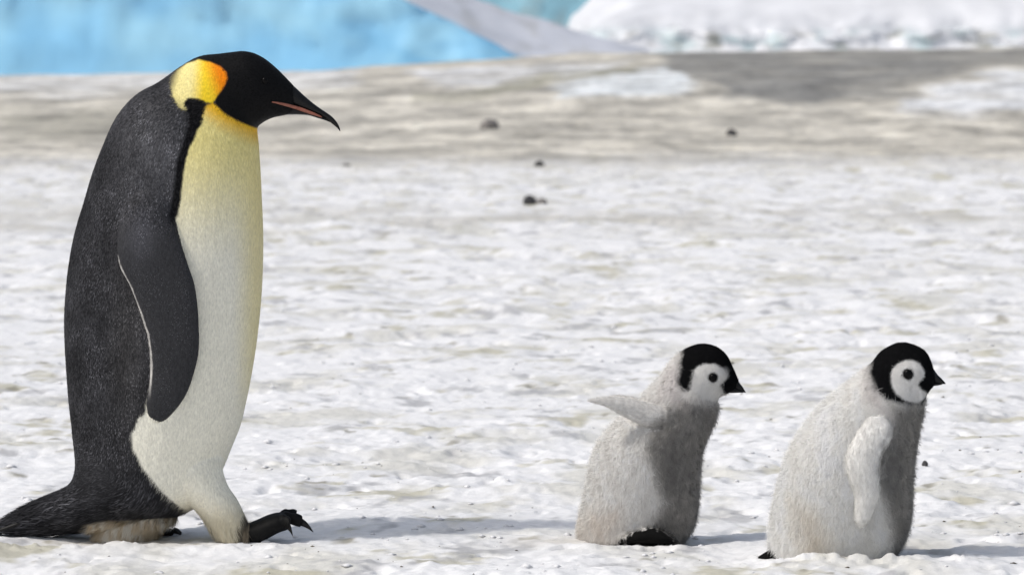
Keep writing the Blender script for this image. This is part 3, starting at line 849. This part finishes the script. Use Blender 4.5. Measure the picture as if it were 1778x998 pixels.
def chick(fig, body, wing, wing_out, feetspec, masks, bill, eye, name, label, seed, tailspec=None, waves=0):
    bv, bf = loft(body, 5, 40, 2.05)
    parts = [(bv, bf)]
    w = []
    for (a, b, c, d, th, out) in wing:
        if wing_out:
            w.append((a, b, c, d, th, out))
        else:
            w.append((a, b, c, d, th, surf_depth(bv, (a + c) / 2, (b + d) / 2, 9) + 3 - out))
    far_w = [(a + (1160 - a) * 0.25, b + 10, c + (1160 - c) * 0.25, d + 6, e, -f) for a, b, c, d, e, f in w] if wing_out else [(a, b, c, d, e, -f) for a, b, c, d, e, f in w]
    parts.append(loft(w, 4, 20)); parts.append(loft(far_w, 4, 20))
    for rows in feetspec: parts.append(loft(rows, 4, 16))
    if tailspec: parts.append(loft(tailspec, 4, 16))
    V, F = merge(parts)
    me = remesh(fig.to_m(V), F, 0.0026, 5, 'body')
    co, no, tri = mesh_np(me)
    px, py, dz = fig.to_fig(co)
    n1 = fbm(px / 10, py / 12 + dz / 9, seed, 3); n2 = fbm(px / 24, py / 34 + dz / 20, seed + 4, 3)
    C = np.tile(np.array(masks['down']), (len(co), 1)) * (1 + 0.10 * n2[:, None])
    n3 = fbm(px / 4.5, py / 7 + dz / 5, seed + 9, 2)
    C = lerp(C, np.array(masks['chest_shade_col']) * (1 + 0.8 * n1[:, None] + 0.5 * n3[:, None]), masks['chest_shade_amt'] * pmask(px + 8 * n1, py + 8 * n1, masks['chest_shade'], 14))  # shaded front of the bird painted into the down colour, mottled
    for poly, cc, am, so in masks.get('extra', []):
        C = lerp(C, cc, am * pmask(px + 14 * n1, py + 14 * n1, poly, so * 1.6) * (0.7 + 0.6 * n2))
    C = C * (1 + masks.get('mottle', 0.12) * n3[:, None])
    wm = poly_sd(px, py, masks['wing_poly']) < 3
    if not wing_out: wm &= np.abs(dz) > 40
    C = lerp(C, C * masks['wing_tone'], 1.0 * wm * (0.8 + 0.4 * n2))
    hood = pmask(px + 3.0 * n1, py + 3.0 * n1, masks['hood'], 4.0)
    C = lerp(C, [0.009, 0.009, 0.010], hood)
    face = pmask(px + 0.8 * n1, py + 0.8 * n1, masks['face'], 2.0)
    C = lerp(C, [0.80, 0.79, 0.77], face)
    lore = pmask(px, py, masks['lore'], 1.6)
    C = lerp(C, [0.009, 0.009, 0.010], lore)
    em = 1 - sstep(eye[2] * 1.05, eye[2] * 1.5, np.hypot(px - eye[0], py - eye[1]))
    C = lerp(C, [0.012, 0.011, 0.011], em)
    dark = np.zeros(len(co))
    for poly in masks['dark']: dark = np.maximum(dark, pmask(px + 9 * n1, py + 9 * n1, poly['p'], 2.5) * (np.sign(dz) * poly['side'] >= 0 if poly['side'] else 1))
    C = lerp(C, [0.005, 0.005, 0.005], dark)
    C = np.clip(C, 0.005, 0.9)
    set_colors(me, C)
    root = bpy.data.objects.new(name, None); col.objects.link(root); root.location = fig.origin; root.empty_display_size = 0.1
    tag(root, label, 'penguin chick', 'penguins walking over the snow')
    link('body', me, M_SKIN, root)
    flow = flow_field(fig, co, body)
    headm = np.maximum(np.maximum(hood, face), lore)
    L = np.full(len(co), 0.0150); L = L * (1 - 0.62 * headm); L[wm] = 0.0085
    Wd = np.full(len(co), 0.0007)
    lift = np.full(len(co), 0.62); lift = lift * (1 - 0.5 * headm); lift[wm] = 0.25
    wdir = fig.to_m(np.array([[masks['wing_dir'][2], masks['wing_dir'][3], 0.0]])) - fig.to_m(np.array([[masks['wing_dir'][0], masks['wing_dir'][1], 0.0]]))
    flow[wm] = wdir[0] / np.linalg.norm(wdir)
    wt = np.ones(len(co)) * (1 - dark) * (1 - 0.98 * em) + 0.0
    wt = wt * (1 + 0.8 * headm)
    d = strands(co, no, tri, C, flow, L, Wd, 170000, lift, seed, 0.45, wt, 0.05)
    # longer loose tufts that break up the outline
    clump = 0.35 + 1.3 * sstep(-0.3, 0.4, fbm(px / 9, py / 9 + dz / 7, seed + 20, 2))
    d2 = strands(co, no, tri, C * (0.97 + 0.06 * (n3[:, None] > 0)), flow, L * 1.4, Wd * 1.35, 26000, lift * 1.25, seed + 1, 0.6, wt * clump * (1 - 0.75 * headm), 0.08)
    o1 = len(d[0])
    d = (np.concatenate([d[0], d2[0]]), np.concatenate([d[1], d2[1] + o1]), np.concatenate([d[2], d2[2]]), np.concatenate([d[3], d2[3]]), np.concatenate([d[4], d2[4]]))
    strand_object('down', d, M_DOWN, root)
    v, f = loft(bill['up'], 4, 14); link('bill', new_mesh('bill', fig.to_m(v), f), M_BILL, root)
    v, f = loft(bill['low'], 4, 14); link('lower_bill', new_mesh('lower_bill', fig.to_m(v), f), M_BILL, root)
    m_ = np.hypot(px - eye[0], py - eye[1]) < eye[2]
    dp = np.abs(dz[m_]).max()
    for sgn in (-1, 1): ball(fig, eye[0], eye[1], sgn * (dp + 0.5), eye[2], 'eye', M_EYE, root, 0.6)
    return root, fig

def chicks():
    # --- trailing chick, flipper swung back
    f1 = Figure(1110, 932, 12.0)
    b1 = [(1014, 946, 1178, 946, 66), (1006, 932, 1190, 932, 76), (1006, 912, 1202, 912, 81), (1012, 880, 1209, 880, 86),
          (1018, 850, 1211, 850, 88), (1025, 815, 1213, 815, 88), (1034, 783, 1218, 780, 84), (1050, 755, 1230, 750, 78),
          (1081, 722, 1240, 728, 70), (1110, 694, 1244, 710, 62), (1132, 672, 1245, 698, 56), (1149, 654, 1248, 691, 52),
          (1166, 631, 1253, 687, 50), (1186, 609, 1260, 683, 50), (1204, 600, 1267, 680, 48), (1222, 597, 1273, 676, 43),
          (1243, 602, 1277, 671, 34), (1260, 615, 1280, 667, 23), (1271, 636, 1282, 662, 13)]
    w1 = [(1168, 702, 1166, 744, 20, -50), (1146, 700, 1150, 738, 18, -60), (1118, 693.5, 1122, 735, 15, -70), (1092, 687, 1097, 724, 12, -79),
          (1068, 684, 1074, 711, 10, -87), (1046, 683, 1050, 698, 7.5, -94), (1030, 684.5, 1032, 692, 5, -99), (1020, 687, 1021, 690, 2, -102)]
    feet1 = [[(1075, 922, 1075, 934, 16, -70), (1100, 912, 1102, 934, 24, -80), (1126, 906, 1128, 934, 27, -86), (1148, 912, 1150, 935, 29, -88), (1168, 924, 1170, 935, 22, -88)],
             [(1090, 922, 1090, 935, 16, 55), (1130, 912, 1132, 935, 24, 58), (1175, 926, 1177, 935, 20, 58)]]
    m1 = dict(down=(0.89, 0.875, 0.85), chest_shade_col=[0.34, 0.325, 0.305], chest_shade_amt=0.85,
              chest_shade=[(1180, 690), (1260, 700), (1260, 960), (1105, 960), (1150, 860), (1120, 770), (1130, 735)],
              hood=[(1176, 660), (1181, 636), (1186, 606), (1215, 585), (1300, 585), (1300, 700), (1262, 690), (1262, 640), (1205, 640), (1197, 674), (1184, 671)],
              face=[(1204, 641), (1210, 633), (1220, 628), (1240, 628), (1256, 638), (1259, 652), (1252, 662), (1250, 669), (1258, 684), (1250, 694), (1240, 697), (1220, 686), (1198, 671)],
              lore=[(1250, 665), (1262, 655), (1300, 650), (1300, 690), (1262, 685), (1255, 678)],
              extra=[([(1140, 690), (1165, 640), (1185, 620), (1185, 680), (1190, 700)], [0.66, 0.62, 0.62], 0.7, 10),
                     ([(1000, 890), (1075, 870), (1080, 940), (1000, 940)], [0.68, 0.60, 0.52], 0.6, 14),
                     ([(1140, 760), (1175, 730), (1190, 800), (1165, 860), (1145, 830)], [0.27, 0.26, 0.25], 0.7, 10)],  # last patch: deepest part of the shade painted on the front
              dark=[dict(p=[(1066, 934), (1080, 922), (1100, 911), (1128, 905), (1150, 912), (1170, 926), (1170, 940), (1066, 940)], side=-1)],
              wing_tone=0.84, mottle=0.22, wing_dir=(1150, 715, 1020, 688), wing_poly=[(1016, 684), (1045, 678), (1080, 680), (1120, 690), (1150, 698), (1150, 738), (1118, 740), (1066, 712), (1040, 697)])
    bill1 = dict(up=[(1268, 642, 1268, 672, 14), (1276, 652, 1276, 674, 9), (1284, 664, 1282, 677, 6), (1290, 672, 1288, 679, 3.5), (1295, 681, 1294, 682, 0.8)],
                 low=[(1264, 668, 1264, 682, 10), (1276, 672, 1276, 682, 6), (1285, 676, 1285, 681.5, 3.5), (1291, 680, 1291, 682, 1)])
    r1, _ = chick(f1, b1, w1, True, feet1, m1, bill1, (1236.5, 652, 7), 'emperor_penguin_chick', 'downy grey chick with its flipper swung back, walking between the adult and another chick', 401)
    for dz in (-104, -88, -72): claw(f1, (1164, 929), (1178, 934), 3.4, dz, r1)
    # --- leading chick, flipper hanging down
    f2 = Figure(1450, 972, 11.55)
    b2 = [(1352, 990, 1515, 990, 78), (1342, 974, 1533, 976, 92), (1337, 950, 1560, 952, 99), (1339, 911, 1577, 910, 104),
          (1348, 862, 1581, 868, 106), (1360, 817, 1583, 826, 104), (1374, 779, 1587, 784, 98), (1396, 743, 1592, 757, 90),
          (1423, 708, 1596, 737, 80), (1458, 677, 1600, 720, 68), (1490, 652, 1603, 708, 58), (1513, 631, 1604, 699, 52),
          (1527, 613, 1606, 690, 50), (1544, 601.5, 1609, 684, 49), (1565, 594.5, 1614, 677, 46), (1590, 600, 1618, 672, 38),
          (1608, 612, 1621, 668, 28), (1618, 633, 1623, 663, 16)]
    w2 = [(1502, 716, 1530, 716, 14, 0), (1488, 736, 1543, 734, 20, 4), (1473, 760, 1537, 758, 20, 8), (1463, 786, 1522, 784, 18, 10), (1467, 816, 1518, 814, 15, 11), (1477, 848, 1519, 843, 13, 12),
          (1477, 872, 1511, 870, 11, 12), (1478, 890, 1502, 889, 9, 11), (1482, 902, 1492, 902, 5, 10)]
    feet2 = [[(1420, 962, 1420, 976, 18, -60), (1460, 958, 1462, 976, 28, -62), (1500, 966, 1502, 976, 26, -62)], [(1480, 960, 1480, 976, 18, 55), (1520, 958, 1522, 976, 28, 58), (1545, 968, 1546, 976, 22, 58)]]
    tail2 = [(1380, 940, 1390, 972, 30), (1350, 948, 1365, 973, 26), (1332, 956, 1342, 973, 18), (1314, 967, 1318, 972, 5)]
    m2 = dict(down=(0.91, 0.90, 0.875), chest_shade_col=[0.34, 0.325, 0.30], chest_shade_amt=0.85,
              chest_shade=[(1545, 700), (1620, 690), (1620, 990), (1530, 990), (1545, 930), (1525, 840), (1522, 790), (1545, 750)],
              hood=[(1511, 645), (1514, 618), (1540, 580), (1660, 580), (1660, 705), (1612, 690), (1600, 698), (1572, 696), (1535, 690), (1519, 672)],
              face=[(1543.5, 650), (1546, 638), (1555, 628), (1570, 621.5), (1582, 622), (1594, 628), (1602, 639), (1603, 652), (1594, 660), (1596, 672), (1609, 682), (1604, 692), (1588, 696), (1568, 691), (1552, 679), (1545, 666)],
              lore=[(1592, 663), (1604, 655), (1650, 645), (1650, 690), (1610, 680), (1599, 674)],
              extra=[([(1500, 690), (1505, 640), (1520, 630), (1530, 690), (1545, 720)], [0.62, 0.58, 0.57], 0.7, 10),
                     ([(1375, 860), (1410, 880), (1440, 930), (1430, 975), (1395, 970), (1380, 920)], [0.66, 0.58, 0.46], 0.55, 16),
                     ([(1525, 770), (1550, 745), (1562, 800), (1555, 860), (1530, 850), (1522, 810)], [0.24, 0.235, 0.23], 0.75, 8)],  # last patch: darker painted shade on the front beside the flipper
              dark=[dict(p=[(1310, 972), (1314, 962), (1335, 944), (1343, 950), (1352, 964), (1362, 980), (1310, 980)], side=0),
                    dict(p=[(1423, 966), (1436, 970), (1440, 980), (1420, 980)], side=0)],
              wing_tone=0.90, mottle=0.10, wing_dir=(1515, 730, 1484, 905), wing_poly=[(1500, 716), (1488, 732), (1470, 758), (1458, 795), (1468, 822), (1478, 850), (1474, 885), (1482, 907), (1496, 901), (1514, 872), (1523, 841), (1520, 815), (1523, 784), (1541, 757), (1545, 731), (1522, 716)])
    bill2 = dict(up=[(1614, 630, 1610, 664, 15), (1621, 640, 1619, 664, 10), (1628, 650, 1626, 665, 6.5), (1635, 657, 1633, 666, 3.5), (1642, 665, 1641, 666.5, 0.8)],
                 low=[(1608, 662, 1608, 678, 11), (1619, 663, 1618, 671, 7), (1629, 664, 1628, 669, 3.5), (1636, 665.5, 1636, 667.5, 1)])
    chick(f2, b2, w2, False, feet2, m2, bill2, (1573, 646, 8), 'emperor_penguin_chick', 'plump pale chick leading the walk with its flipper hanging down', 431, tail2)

adult()
chicks()
